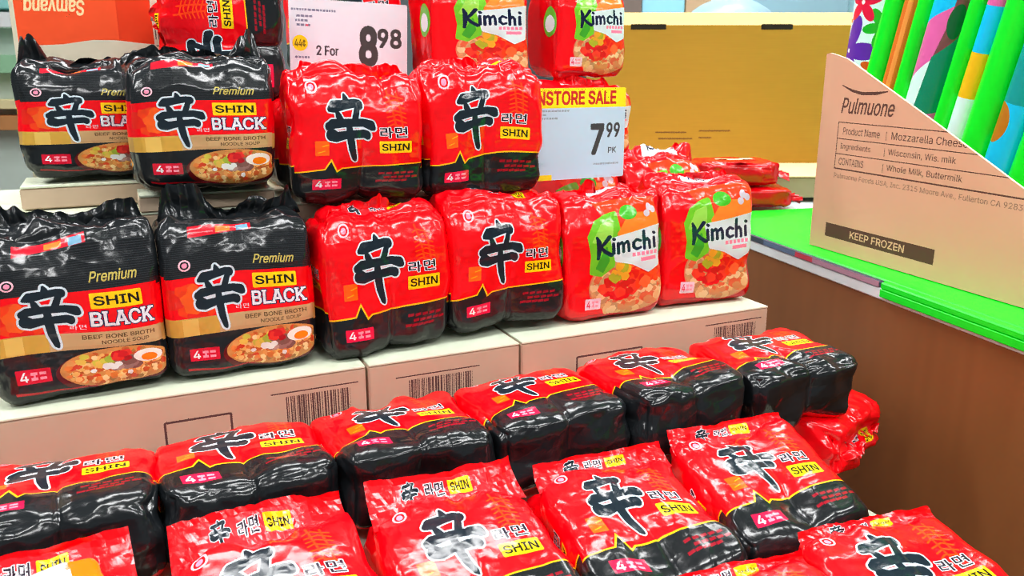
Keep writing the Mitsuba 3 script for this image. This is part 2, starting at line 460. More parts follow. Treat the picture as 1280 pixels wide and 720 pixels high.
def kimchi_front(w, h):
    X, Y = lambda u: u * w, lambda v: v * h
    rng = random.Random(21)
    P = lambda *q: Polygon([(X(a), Y(b)) for a, b in q])
    L = [(sbox(0, 0, w, h), RED)]
    L.append((P((.0, .0), (1, .0), (1, .10), (.0, .06)), lin(190, 0, 14)))
    L.append((P((.30, .95), (.95, .98), (.97, .55), (.55, .62)), lin(246, 60, 18)))
    bowl_c = affinity.translate(affinity.scale(Point(0, 0).buffer(1, 14), X(.40), Y(.235)), X(.64), Y(.29))
    L.append((bowl_c.buffer(.003), lin(206, 120, 84)))
    L.append((bowl_c, lin(204, 150, 98)))
    for g, c in blobs(rng, 170, X(.62), Y(.25), X(.36), Y(.2), .007, [lin(222, 172, 116), lin(206, 130, 80), lin(190, 140, 96), lin(232, 190, 140), lin(214, 96, 60)]):
        L.append((g, c))
    for g, c in blobs(rng, 34, X(.78), Y(.36), X(.18), Y(.12), .008, [lin(238, 60, 24), lin(226, 30, 22), lin(246, 100, 50)]):
        L.append((g, c))
    for g, c in blobs(rng, 26, X(.52), Y(.27), X(.17), Y(.08), .0075, [lin(220, 24, 30), lin(236, 60, 40), lin(206, 30, 26)]):
        L.append((g, c))
    for g, c in blobs(rng, 10, X(.52), Y(.40), X(.09), Y(.06), .008, [lin(226, 160, 40), lin(170, 170, 40)]):
        L.append((g, c))
    L.append((P((.24, .70), (.30, .80), (.40, .84), (.50, .86), (.52, .74), (.48, .60), (.46, .46), (.34, .40), (.25, .42), (.27, .55)).buffer(.004, 4), lin(110, 196, 40)))
    L.append((P((.28, .66), (.36, .78), (.46, .80), (.44, .66)).buffer(.003, 3), lin(150, 214, 80)))
    L.append((P((.30, .45), (.36, .42), (.42, .5), (.4, .6)).buffer(.002, 3), lin(60, 160, 40)))
    L.append((P((.53, .70), (.66, .84), (.92, .83), (.93, .68), (.70, .64)).buffer(.004, 4), lin(250, 130, 40)))
    L.append((affinity.translate(affinity.scale(Point(0, 0).buffer(1, 10), X(.09), Y(.055)), X(.64), Y(.86)), lin(70, 190, 40)))
    for a, b in ((.83, .84), (.9, .87), (.86, .89)):
        L.append((Point(X(a), Y(b)).buffer(.006, 5), lin(206, 196, 206)))
    L.append((P((.46, .66), (.66, .68), (.97, .72), (.99, .56), (.93, .42), (.82, .38), (.66, .46), (.50, .50)).buffer(.004, 4), lin(212, 226, 230)))
    for (y, a, b) in ((.50, .66, .93), (.455, .74, .90)):
        for j in range(6):
            u = a + (b - a) * j / 6
            L.append((sbox(X(u), Y(y), X(u + .032), Y(y + .03)), lin(244, 130, 160)))
    k = fit(KIMCHI, X(.30), Y(.515), X(.91), Y(.70))
    L += [(k.buffer(.0007, 2).simplify(.0002), lin(16, 26, 58))]
    L += badge(X(.20), Y(.115), X(.34), Y(.20), lin(232, 196, 214), lin(226, 60, 90))
    return L


def kimchi_side(d, h, flip):
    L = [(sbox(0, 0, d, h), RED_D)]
    c = (d * .78 if flip else d * .22)
    L.append((affinity.translate(affinity.scale(Point(0, 0).buffer(1, 8), d * .18, h * .16), c, h * .58), lin(90, 180, 50)))
    L.append((affinity.translate(affinity.scale(Point(0, 0).buffer(1, 8), d * .13, h * .09), c, h * .56), lin(212, 226, 230)))
    return L


def kimchi_top(w, d):
    L = [(sbox(0, 0, w, d), RED)]
    L.append((Polygon([(w * .35, d * .25), (w * .78, d * .2), (w * .82, d * .5), (w * .4, d * .6)]).buffer(.004), lin(214, 226, 232)))
    L.append((fit(KIMCHI, w * .42, d * .30, w * .74, d * .46), lin(30, 40, 70)))
    return L


def side_of(kind, w, d, h):
    full = lambda a, b, c: [(sbox(0, 0, a, b), c)]
    if kind == 'red':
        return dict(front=red_front(w, h), left=red_side(d, h, True), right=red_side(d, h, False), top=red_top(w, d), bottom=full(w, d, BLACK), back=full(w, h, RED))
    if kind == 'black':
        return dict(front=black_front(w, h), left=black_side(d, h, True), right=black_side(d, h, False), top=full(w, d, BLACK), bottom=full(w, d, BLACK), back=full(w, h, BLACK))
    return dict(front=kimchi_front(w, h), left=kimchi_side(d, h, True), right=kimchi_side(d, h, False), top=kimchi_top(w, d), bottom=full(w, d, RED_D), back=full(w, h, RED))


class Pattern:
    """The box grid of one kind of pack with its print cut exactly into the grid's triangles: made once, then bent into each pack."""
    def __init__(self, kind, w, d, h):
        self.kind, self.w, self.d, self.h = kind, w, d, h
        nx, ny, nz = GRID['x'], GRID['y'], GRID['z']
        # name: (plane coordinates -> box point), size and grid of the plane
        faces = dict(front=(lambda a, b: np.stack([a - w / 2, 0 * a - d / 2, b], 1), w, h, nx, nz),
                     back=(lambda a, b: np.stack([w / 2 - a, 0 * a + d / 2, b], 1), w, h, nx, nz),
                     left=(lambda a, b: np.stack([0 * a - w / 2, d / 2 - a, b], 1), d, h, ny, nz),
                     right=(lambda a, b: np.stack([0 * a + w / 2, a - d / 2, b], 1), d, h, ny, nz),
                     top=(lambda a, b: np.stack([a - w / 2, b - d / 2, 0 * a + h], 1), w, d, nx, ny),
                     bottom=(lambda a, b: np.stack([a - w / 2, d / 2 - b, 0 * a], 1), w, d, nx, ny))
        prints = side_of(kind, w, d, h)
        P, F, at = [], [], 0
        out_tri, out_bary, out_col = [], [], []
        base_tri = 0
        for name, (plane, a, b, na, nb) in faces.items():
            gx, gy = np.meshgrid(np.linspace(0, a, na + 1), np.linspace(0, b, nb + 1))
            flat = np.stack([gx.ravel(), gy.ravel()], 1)
            i, j = np.meshgrid(np.arange(na), np.arange(nb))
            q = (j * (na + 1) + i).ravel()
            f = np.empty((2 * len(q), 3), int)
            f[0::2] = np.stack([q, q + 1, q + na + 2], 1)
            f[1::2] = np.stack([q, q + na + 2, q + na + 1], 1)
            P.append(plane(flat[:, 0], flat[:, 1])); F.append(f + at); at += len(flat)
            tri2 = flat[f]
            regions = [(p, c) for g, c in flatten(prints[name]) for p in polys(g) if p.area > 1e-9]
            if len(regions) == 1:
                k = np.arange(len(f))
                out_tri.append(np.repeat(k, 3) + base_tri); out_bary.append(np.tile(np.eye(3), (len(f), 1))); out_col.append(np.tile(regions[0][1], (3 * len(f), 1)))
            else:
                geo = np.array([p for p, _ in regions], object)
                col = np.array([c for _, c in regions])
                tp = shapely.polygons(tri2)
                shapely.prepare(geo)
                tree = shapely.STRtree(tp)
                gi, ti = tree.query(geo, predicate='intersects')
                inside = shapely.contains(geo[gi], tp[ti])
                k, c = ti[inside], col[gi[inside]]
                out_tri.append(np.repeat(k, 3) + base_tri); out_bary.append(np.tile(np.eye(3), (len(k), 1))); out_col.append(np.repeat(c, 3, 0))
                gi, ti = gi[~inside], ti[~inside]
                cut = shapely.intersection(geo[gi], tp[ti])
                for g, r, t in zip(cut, gi, ti):
                    for p in polys(g):
                        if p.area < 1e-11:
                            continue
                        v, ff = triangulate(p)
                        ff = ccw(v, ff)
                        if not len(ff):
                            continue
                        A, B, C = tri2[t]
                        M = np.linalg.inv(np.array([B - A, C - A]).T)
                        st = (v - A) @ M.T
                        bary = np.column_stack([1 - st.sum(1), st])[ff.ravel()]
                        out_tri.append(np.full(len(bary), t + base_tri)); out_bary.append(bary); out_col.append(np.tile(col[r], (len(bary), 1)))
            base_tri += len(f)
        P, F = np.vstack(P), np.vstack(F)
        _, first, inv = np.unique(np.round(P, 6), axis=0, return_index=True, return_inverse=True)
        self.P, self.F = P[first], inv.ravel()[F]
        self.tri, self.bary, self.col = np.concatenate(out_tri), np.vstack(out_bary), np.vstack(out_col)
        # weld equal corners of equal colour
        key = np.column_stack([self.F[self.tri] * (self.bary > 1e-9), np.round(self.bary, 5), np.round(self.col, 4)])
        order = np.sort(np.where(self.bary > .99999, self.F[self.tri], -1), axis=1)[:, 2]
        whole = order >= 0
        ident = np.where(whole[:, None], np.column_stack([order, np.full(len(order), -1.0), np.round(self.col, 4)]), np.column_stack([np.arange(len(order)), np.zeros(len(order)), np.zeros((len(order), 3))]))
        _, first, inv = np.unique(ident, axis=0, return_index=True, return_inverse=True)
        self.faces = inv.ravel().reshape(-1, 3)
        self.tri, self.bary, self.col = self.tri[first], self.bary[first], self.col[first]

    def bend(self, seed, size, mess=1.0, top=.62):
        """Where the film lies on one pack: rounded, swollen over the noodle cakes inside, gathered at the top, creased."""
        w, d, h = size
        rng = np.random.default_rng(seed)
        p = self.P * [w / self.w, d / self.d, h / self.h]
        half = np.array([w / 2, d / 2, h / 2])
        c = p - [0, 0, h / 2]
        r = np.array([.015, .018, .021])
        q = np.clip(c, -half + r, half - r)
        n = c - q
        n /= np.linalg.norm(n, axis=1, keepdims=True)
        s = q + n * r
        u, v, t = p[:, 0] / w + .5, p[:, 2] / h, p[:, 1] / d + .5
        lump = np.abs(np.sin(2 * np.pi * np.clip(u, 0, 1))) ** .55
        low = 1 - np.clip((v - .18) / .35, 0, 1)
        low = low * low * (3 - 2 * low)
        if self.kind == 'red':
            bulge = .009 * (lump * (.35 + .65 * low)) + .004 * np.sin(np.pi * u) * np.sin(np.pi * np.clip(v, 0, 1)) - .003 * low
        elif self.kind == 'black':
            bulge = .008 * np.sin(np.pi * u) ** .7 * np.sin(np.pi * np.clip(v * 1.05, 0, 1)) ** .7 + .003 * lump * low
        else:
            bulge = .009 * np.sin(np.pi * u) ** .7 * np.sin(np.pi * np.clip(v * 1.1, 0, 1)) ** .7 + .002 * lump * low
        s = s + n * (bulge * (1 - .75 * np.abs(n[:, 0])))[:, None]
        # lower corners drawn in, top gathered towards the seal
        g = np.clip((v - .72) / .28, 0, 1) ** 1.6
        s[:, 1] *= 1 - (1 - top) * g
        s[:, 0] *= (1 - .05 * g) * (1 - .05 * np.clip(1 - v / .16, 0, 1) ** 2)
        off = rng.uniform(0, 50, 3)
        # slack creases: sharp folds along a few directions, stronger near the top and in the corners
        field = np.zeros(len(p))
        warp = p + .012 * np.stack([meshkit.noise(p * 28 + off + k) - .5 for k in (0, 9, 18)], 1)
        for k in range(12):
            a = rng.normal(size=3) * [1, 1, .8]
            a /= np.linalg.norm(a)
            lam = rng.uniform(.018, .06)
            x = warp @ a / lam + rng.uniform(0, 2)
            field += (np.abs(x % 2 - 1) - .5) * lam * .075 * np.clip(meshkit.noise(p * 14 + off + 3 * k) * 2.2 - .7, 0, 1)
        edge = np.clip(np.abs(u - .5) * 2 - .7, 0, .3) / .3
        amp = mess * (.55 + 1.9 * np.clip((v - .78) / .22, 0, 1) ** 1.2 + .5 * edge + (.6 * low if self.kind == 'red' else .3 * low))
        crest = np.abs(2 * meshkit.noise(np.column_stack([p[:, 0] * 55, p[:, 1] * 40, p[:, 2] * 25]) + off) - 1)
        s = s + n * (field * amp)[:, None] + n * (.0055 * mess * np.clip((v - .80) / .2, 0, 1) * (.5 - crest))[:, None]
        s += (np.stack([meshkit.noise(p * 9 + off + 20 * k) for k in range(3)], 1) - .5) * [.008, .008, .012] * mess
        s[:, 0] = np.clip(s[:, 0], -w / 2, w / 2)
        s[:, 1] = np.clip(s[:, 1], -d / 2 - .008, d / 2 + .004)
        s += [0, 0, h / 2]
        s[:, 2] -= s[:, 2].min()
        return s

    def ply(self, s):
        F = self.F
        fn = np.cross(s[F[:, 1]] - s[F[:, 0]], s[F[:, 2]] - s[F[:, 0]])
        N = np.zeros_like(s)
        for k in range(3):
            np.add.at(N, F[:, k], fn)
        N /= np.maximum(np.linalg.norm(N, axis=1, keepdims=True), 1e-12)
        corner = F[self.tri]
        V = (s[corner] * self.bary[:, :, None]).sum(1)
        M = (N[corner] * self.bary[:, :, None]).sum(1)
        path = meshkit.write_ply((V, self.faces), True, color=self.col, normals=M)
        return {'type': 'ply', 'filename': path, 'face_normals': False, 'bsdf': {'type': 'ref', 'id': 'mat_film'}}


def seal_mesh(kind, w, d, h, seed, tall=.03, flop=0.0, ears=False):
    """The gathered, crimped film above the pack's top: a ruffled double sheet, standing up or laid over."""
    rng = np.random.default_rng(seed + 500)
    off = rng.uniform(0, 60, 3)
    m = Mesh()
    nu, nv = 90, 14
    U, V = np.meshgrid(np.linspace(0, 1, nu), np.linspace(0, 1, nv))
    u, v = U.ravel(), V.ravel()
    prof = .25 + 1.1 * meshkit.noise(np.column_stack([u * 6, u * 0, u * 0]) + off) ** 1.3 + .3 * np.abs(2 * meshkit.noise(np.column_stack([u * 15, u * 0, u * 0]) + off + 2) - 1)
    if ears:
        prof = prof * (.75 + 1.0 * np.abs(2 * u - 1) ** 1.6)
    prof *= np.clip(np.minimum(u, 1 - u) * 14, .15, 1)
    x = (u - .5) * w * (.86 + .10 * v * (1 if ears else -.3))
    z = tall * prof * v
    fold = np.abs((u * 17 + .8 * meshkit.noise(np.column_stack([u * 9, v * 2, v * 0]) + off + 5)) % 2 - 1) - .5
    y = .008 * fold * (.4 + v) + (meshkit.noise(np.column_stack([u * 5, v * 1.5, v * 0]) + off + 9) - .5) * .03 * v + (np.abs((v * 3 + u * 4) % 2 - 1) - .5) * .004
    base = h - .011
    if flop:      # laid over, away from the front, its end curling up, with the small print of the top fold
        def surf(q):
            a, b = q[:, 0], q[:, 1]
            n1 = meshkit.noise(np.column_stack([a * 6, b * 2, b * 0]) + off)
            n2 = np.abs(2 * meshkit.noise(np.column_stack([a * 16, b * 5, b * 0]) + off + 5) - 1)
            r = flop * (.8 + .35 * n1)
            zz = base + r * np.sin(1.25 * b) / 1.1
            yy = -d * .40 - r * .55 * (1 - np.cos(1.25 * b)) + (n2 - .5) * .004 + (n1 - .5) * .008 * b
            return np.stack([(a - .5) * w * (.95 - .03 * b), yy, zz], 1)
        art = [(sbox(.18, .25, .80, .85), lin(238, 34, 44))] + [(affinity.scale(g, 1 / w, 1 / (flop * .9), origin=(0, 0)), c) for g, c in
               character(w * .22, flop * .30, w * .34, flop * .78, .0008) + korean(w * .38, flop * .4, w * .50, flop * .66) + plate('SHIN', w * .54, flop * .4, w * .68, flop * .66)]
        art = [(g.intersection(sbox(0, 0, 1, 1)), c) for g, c in art]
        cells = [sbox(i / 48, j / 8, (i + 1) / 48, (j + 1) / 8) for i in range(48) for j in range(8)]
        tree = shapely.STRtree(cells)
        for g, c in flatten([(sbox(0, 0, 1, 1), RED)] + art):
            for piece in polys(g):
                for i in tree.query(piece, predicate='intersects'):
                    for p in polys(piece.intersection(cells[i])):
                        if p.area > 1e-9:
                            vv, ff = triangulate(p)
                            if len(ff):
                                m.add(surf(vv), ccw(vv, ff), c)
        return m
    else:
        zz, yy = base + .008 + z, y - .002 + 0 * v
    i, j = np.meshgrid(np.arange(nu - 1), np.arange(nv - 1))
    q = (j * nu + i).ravel()
    f = np.vstack([np.stack([q, q + 1, q + nu + 1], 1), np.stack([q, q + nu + 1, q + nu], 1)])
    col = {'red': RED, 'black': BLACK}.get(kind, RED)
    c = np.tile(col, (len(u), 1))
    m.add(np.stack([x, yy, zz], 1), f, c)
    return m


PATTERNS = {}
BASE = dict(red=(.198, .11, .205), black=(.198, .115, .208), kimchi=(.19, .12, .2))


def pack(kind, name, x, y, z, size=(.192, .115, .205), yaw=0.0, tilt=0.0, roll=0.0, seed=0, mess=1.0, flop=0.0, tall=.028, top=.62, label='', group=None):
    """One multipack; (x, y, z) is where the middle of its underside stands; tilt leans it back (90 = lying face up); roll turns it in its own front plane."""
    if kind not in PATTERNS:
        PATTERNS[kind] = Pattern(kind, *BASE[kind])
    pt = PATTERNS[kind]
    k = fresh(name)
    w, d, h = size
    M = T().translate([x, y, z]).rotate([0, 0, 1], yaw).rotate([1, 0, 0], -tilt)
    if roll:
        M = M @ T().translate([0, 0, h / 2]).rotate([0, 1, 0], roll).translate([0, 0, -h / 2])
    s = pt.bend(seed, size, mess, top=top)
    scene[k + '__wrapper'] = {**pt.ply(s), 'to_world': M}
    scene[k + '__seal'] = {**seal_mesh(kind, w, d, h, seed, tall, flop, kind == 'black').ply('mat_film', not flop), 'to_world': M}
    tag(k, label, 'noodle pack', group)
    return k


STD = (.198, .115, .208)
RED_S = (.197, .115, .21)
KIM = (.193, .125, .208)
LOW, UP = 'lower shelf row', 'upper shelf row'
# lower shelf row
pack('black', 'black_noodle_pack', -.068, 1.205, 1.085, STD, 2, seed=1, mess=1.1, tall=.046, label='black noodle pack at the left picture edge, lower shelf row')
pack('black', 'black_noodle_pack', .132, 1.208, 1.085, STD, 1, seed=2, mess=1.0, tall=.046, label='black noodle pack with soup bowl picture beside the lower red packs')
pack('red', 'red_noodle_pack', .335, 1.205, 1.085, (.198, .115, .196), 4, seed=3, tall=.034, label='red noodle pack in the lower shelf row, touching the black pack')
pack('red', 'red_noodle_pack', .532, 1.215, 1.085, (.196, .115, .196), 0, seed=4, tall=.034, label='red noodle pack in the lower shelf row, touching a kimchi pack')
pack('kimchi', 'kimchi_noodle_pack', .726, 1.222, 1.085, (.19, .125, .198), 0, seed=5, mess=1.1, label='kimchi noodle pack in the lower shelf row beside the red pack')
pack('kimchi', 'kimchi_noodle_pack', .923, 1.230, 1.085, (.193, .125, .210), -3, seed=6, mess=1.1, label='kimchi noodle pack at the right end of the lower shelf row')
# upper shelf row
pack('black', 'black_noodle_pack', -.026, 1.418, 1.335, (.192, .105, .152), 0, seed=7, mess=1.2, tall=.03, label='black noodle pack in front of the cream and orange carton, upper shelf row')
pack('black', 'black_noodle_pack', .114, 1.290, 1.325, (.194, .115, .172), -2, seed=8, mess=1.1, tall=.030, label='black noodle pack of the upper shelf row, beside its red packs')
pack('red', 'red_noodle_pack', .322, 1.262, 1.298, (.197, .11, .178), -3, seed=9, mess=1.5, tall=.036, label='red noodle pack in front of the 8.98 price sign, upper shelf row')
pack('red', 'red_noodle_pack', .520, 1.266, 1.298, (.197, .11, .178), -3, seed=10, mess=1.5, tall=.034, label='red noodle pack left of the 7.99 sale sign, upper shelf row')
# packs further back
pack('red', 'red_noodle_pack', .318, 1.392, 1.30, (.19, .1, .150), 0, seed=31, label='red noodle pack hidden behind the upper row, a strip showing beside the black pack')
pack('kimchi', 'kimchi_noodle_pack', .735, 1.374, 1.123, (.188, .13, .19), 0, seed=11, mess=1.6, label='red wrapped pack behind the lower left kimchi pack, only its top showing')
pack('kimchi', 'kimchi_noodle_pack', .930, 1.380, 1.123, (.188, .13, .195), 0, seed=12, mess=1.6, label='red wrapped pack behind the lower right kimchi pack, only its top showing')
pack('kimchi', 'kimchi_noodle_pack', .762, 1.385, 1.335, (.19, .12, .120), 0, seed=13, mess=1.3, label='red wrapped pack behind the 7.99 sale sign, its right side showing')
# topmost packs
pack('kimchi', 'kimchi_noodle_pack', .585, 1.44, 1.468, (.19, .11, .168), 2, seed=14, label='left one of two kimchi noodle packs at the upper picture edge')
pack('kimchi', 'kimchi_noodle_pack', .795, 1.43, 1.475, (.152, .11, .165), 2, seed=15, label='right one of two kimchi noodle packs at the upper picture edge')
pack('red', 'red_noodle_pack', .385, 1.53, 1.466, (.19, .11, .2), 0, seed=16, label='red noodle pack standing behind the 8.98 price sign')
pack('red', 'red_noodle_pack', .176, 1.418, 1.446, (.17, .1, .165), 0, roll=-90, seed=17, label='red noodle pack lying on its side above the upper black pack')

# the lying packs of the pile: back row, middle row, front row
ROW = (.199, .105, .202)
BACK = [(-.098, .888, .998, 0, 94, 'at the left picture edge'), (.102, .888, .998, 1, 94, 'second from the left'), (.303, .890, .998, 2, 93, 'third from the left'),
        (.506, .889, 1.000, 3, 92, 'fourth from the left'), (.706, .882, 1.008, 2, 92, 'second from the right'), (.907, .880, 1.008, -2, 90, 'at the right end')]
for i, (x, y, z, yaw, tl, where) in enumerate(BACK):
    pack('red', 'red_noodle_pack', x, y, z + .007, (.201, .092, .198), yaw, tl, seed=40 + i, mess=1.6, tall=.012, label=f'red noodle pack lying in the back row of the pile, {where}')
pack('red', 'red_noodle_pack', .935, 1.075, .905, (.19, .10, .19), 28, -86, seed=50, mess=1.5, tall=.035, label='red noodle pack under the right end of the back row, red end sticking out')
MIDDLE = [(-.115, .650, .908, 2, 76, 'at the left picture edge'), (.108, .655, .908, 3, 76, 'second from the left'), (.310, .655, .906, 0, 76, 'third from the left'),
          (.510, .655, .904, -3, 76, 'second from the right'), (.712, .662, .906, -5, 76, 'at the right end')]
for i, (x, y, z, yaw, tl, where) in enumerate(MIDDLE):
    pack('red', 'red_noodle_pack', x, y, z, ROW, yaw, tl, seed=60 + i, mess=1.4, flop=(.07, .062, .062, .042, .042)[i], top=.8, label=f'red noodle pack lying in the middle row of the pile, {where}')
for i, (x, y, z, yaw, tl) in enumerate([(.512, .410, .903, -6, 80), (.716, .420, .903, -6, 80)]):
    pack('red', 'red_noodle_pack', x, y, z, ROW, yaw, tl, seed=70 + i, mess=1.2, flop=.03, top=.8, label='red noodle pack lying nearest at the bottom picture edge, ' + ['left of two', 'right of two'][i])

# ------------------------------------------------------------------ cartons
TAN, CREAM, EDGE, PRINT = lin(188, 166, 142), lin(210, 218, 194), lin(170, 130, 96), lin(86, 62, 58)


def barcode(x0, y0, x1, y1, seed=0):
    rng = random.Random(seed)
    out, x = [], x0
    while x < x1:
        b = rng.choice((.001, .0016, .0026))
        out.append(sbox(x, y0, min(x + b, x1), y1))
        x += b + rng.choice((.001, .0016, .0024))
    return unary_union(out)


def carton(name, x0, x1, y0, y1, z0, z1, prints, label, flaps=True):
    k = fresh(name)
    m = Mesh()
    m.box((x0, y0 + .0006, z0), (x1, y1, z1 - .003), TAN)
    m.print([(sbox(.002, .002, x1 - x0 - .002, z1 - z0 - .005), TAN)] + prints, (x0, y0, z0), (1, 0, 0), (0, 0, 1))
    put(k + '__body', m, 'mat_card')
    ym = (y0 + y1) / 2
    for a, b in ((y0, ym - .001), (ym + .001, y1)):
        n = k + '__top_flap' + ('' if a == y0 else '_001')
        put(n, Mesh().box((x0 + .001, a, z1 - .003), (x1 - .001, b, z1), CREAM), 'mat_card')
    tag(k, label, 'carton')
    return k


ZS = 1.084
H1 = ZS - .84


def front_print(w, bars, frames):
    P = []
    for (a, b, top, hh) in bars:
        P += [(line([(a - .02, top + .006), (b + .012, top + .006)], .0018), PRINT), (barcode(a, top - hh, b, top, int(a * 1000)), PRINT)]
    for (a, b, top) in frames:
        P.append((sbox(a, top - .05, b, top).buffer(.003).difference(sbox(a, top - .05, b, top)), PRINT))
    return P


carton('shelf_carton', -.56, .289, 1.118, 1.345, ZS - .24, ZS, front_print(.85, [(.735, .825, .212, .05)], [(.58, .66, .2)]), 'tan carton with a barcode under the two lower black packs')
carton('shelf_carton', .2925, .532, 1.118, 1.345, ZS - .24, ZS, front_print(.24, [(.06, .16, .208, .05)], []), 'short tan carton under the two lower red packs')
carton('shelf_carton', .5355, 1.022, 1.118, 1.345, ZS - .24, ZS, front_print(.49, [(.37, .46, .215, .03)], [(.1, .22, .2)]), 'tan carton under the two lower kimchi packs')
carton('shelf_carton', -.42, .62, 1.279, 1.62, ZS + .001, 1.298, [], 'tan carton behind the lower row, carrying the upper black packs')
carton('shelf_carton', .63, 1.03, 1.30, 1.50, ZS + .001, 1.121, [], 'flat carton behind the lower kimchi packs')
carton('shelf_carton', -.56, 1.03, 1.12, 1.66, .42, .839, [], 'wide carton below the shelf cartons')
carton('shelf_carton', -.56, 1.03, 1.12, 1.66, 0.0, .419, [], 'wide carton on the floor below the shelf')
carton('shelf_carton', .24, .48, 1.488, 1.62, 1.30, 1.463, [], 'carton behind the upper red packs')
carton('shelf_carton', .485, .66, 1.375, 1.56, 1.30, 1.465, [], 'carton under the left topmost kimchi pack')
carton('shelf_carton', -.13, .075, 1.362, 1.474, 1.30, 1.333, [], 'flat carton under the upper left black pack')
carton('shelf_carton', .020, .205, 1.276, 1.352, 1.2985, 1.323, [], 'flat carton under the upper right black pack')
carton('shelf_carton', .082, .21, 1.365, 1.47, 1.30, 1.438, [], 'carton under the red pack lying on its side')
carton('pile_carton', -.40, .86, .895, 1.112, .55, .938, [], 'ochre carton under the back row of lying red packs')
carton('pile_carton', .865, .975, .70, 1.112, .55, .848, [], 'narrow ochre carton beside the counter, under the last red packs')
carton('pile_carton', -.40, .860, .28, .865, .50, .834, [], 'carton under the front rows of lying red packs')
carton('pile_carton', -.40, .975, .28, 1.112, 0.0, .499, [], 'large carton on the floor under the pile')

# ------------------------------------------------------------------ the brown counter at the right, with the green sheet
CO = rotz(-9.5, (1.281, 1.455, 0))
k = fresh('counter')
scene[k + '__body'] = {**mikit.ply(trimesh.creation.box(bounds=[(.004, -1.9, 0), (.9, 2.1, 1.091)]), 'mat_wood'), 'to_world': T(CO)}
put(k + '__edge_trim', Mesh().box((0, -1.9, 1.091), (.9, 2.1, 1.113), lin(214, 224, 228)), 'mat_plastic', M=CO)
tag(k, 'brown wooden counter with a white edge, right of the noodle packs', 'counter')
GREEN = lin(0, 232, 36)
k = fresh('green_sheet')
m = Mesh().box((.012, -1.88, 1.1135), (.88, .31, 1.126), GREEN)
m.box((-.007, -1.88, 1.1135), (.0115, -.42, 1.126), GREEN).box((-.007, -1.88, 1.099), (-.0012, -.42, 1.1133), GREEN)
put(k, m, 'mat_plastic', M=CO)
tag(k, 'bright green sheet covering the counter top under the cut carton', 'sheet')
k = fresh('printed_strip')
m = Mesh().print([(sbox(0, 0, .6, .0105), lin(60, 70, 84)), (sbox(.22, 0, .34, .0105), lin(90, 110, 140)), (sbox(.34, 0, .40, .0105), lin(190, 60, 80)), (sbox(.40, 0, .6, .0105), lin(170, 130, 150))], (-.0015, .19, 1.1138), (0, -1, 0), (0, 0, 1))
m.box((-.001, -.41, 1.1136), (.0115, .19, 1.1244), lin(60, 70, 84))
put(k, m, 'mat_sign', M=CO)
tag(k, 'thin dark and pink printed strip along the counter edge', 'strip')

# ------------------------------------------------------------------ the carton with one side cut slantwise
B0 = np.array([1.322, 1.338, 1.1275])
BX = np.array([-.0982, -.9952, 0])
k = fresh('cut_carton')
BROWN, INKB, KRAFT = lin(214, 166, 136), lin(92, 62, 52), lin(236, 214, 184)
BM = np.eye(4)
BM[:3, 0], BM[:3, 1], BM[:3, 2], BM[:3, 3] = BX, -np.cross(BX, [0, 0, 1]), (0, 0, 1), B0      # x along the printed side, y into the box, z up
outline = Polygon([(0, 0), (.74, 0), (.74, .07), (.488, .184), (.30, .273), (.06, .383), (.012, .394), (0, .392)])
LW = .0017
P = [(outline, BROWN)]
P.append((brush([(.055, .332, .0015), (.085, .322, .005), (.113, .3175, .006), (.15, .319, .006), (.178, .323, .002)]), INKB))
P.append((fit(text('Pulmuone', .02), .059, .278, .20, .308, 14).buffer(.0004), INKB))
for (y, x1) in ((.2595, .33), (.2275, .40), (.1975, .46), (.1675, .56)):
    P.append((sbox(.054, y, x1, y + LW * (1.6 if y == .1675 else 1)), INKB))
P.append((sbox(.054, .1675, .054 + LW, .26), INKB))
for y in (.1675, .1975, .2275):
    P.append((sbox(.186, y + .007, .1872, y + .023), INKB))
for (s_, x0, y0, x1) in (('Product Name', .070, .237, .170), ('Mozzarella Cheese', .200, .237, .372), ('Ingredients', .066, .206, .150), ('Wisconsin, Wis. milk', .196, .206, .352), ('CONTAINS', .066, .177, .135), ('Whole Milk, Buttermilk', .196, .177, .370)):
    P.append((fit(text(s_, .02), x0, y0, x1, y0 + .014), INKB))
P.append((fit(text('Pulmuone Foods USA, Inc. 2315 Moore Ave., Fullerton CA 92833', .02), .056, .148, .50, .160), lin(140, 106, 86)))
P.append((sbox(.046, .028, .332, .056), INKB))
P.append((fit(text('KEEP FROZEN', .02, True), .118, .035, .262, .050), BROWN))
m = Mesh().slab(outline, P, (0, 0, 0), (1, 0, 0), (0, 0, 1), .005, KRAFT, lin(196, 150, 112))
put(k + '__printed_panel', m, 'mat_card', M=BM)
D_ = .20
end = Polygon([(0, 0), (D_ - .006, 0), (D_ - .006, .05), (.06, .10), (.022, .24), (.005, .388), (0, .388)])
put(k + '__end_panel', Mesh().slab(end, [(end, BROWN)], (.005, .0055, 0), (0, 1, 0), (0, 0, 1), .0045, KRAFT, BROWN), 'mat_card', M=BM)
put(k + '__end_panel_001', Mesh().box((.735, .0055, 0), (.7397, D_, .05), BROWN), 'mat_card', M=BM)
back = Polygon([(0, 0), (.74, 0), (.74, .05), (0, .05)])
put(k + '__back_panel', Mesh().slab(back, [(back, BROWN)], (0, D_ + .0055, 0), (1, 0, 0), (0, 0, 1), .005, KRAFT, BROWN), 'mat_card', M=BM)
put(k + '__bottom_panel', Mesh().box((.0055, .0055, .0003), (.7345, D_, .005), BROWN), 'mat_card', M=BM)
tag(k, 'tan cardboard carton with a slantwise cut side, lettered Pulmuone, on the green sheet', 'carton')


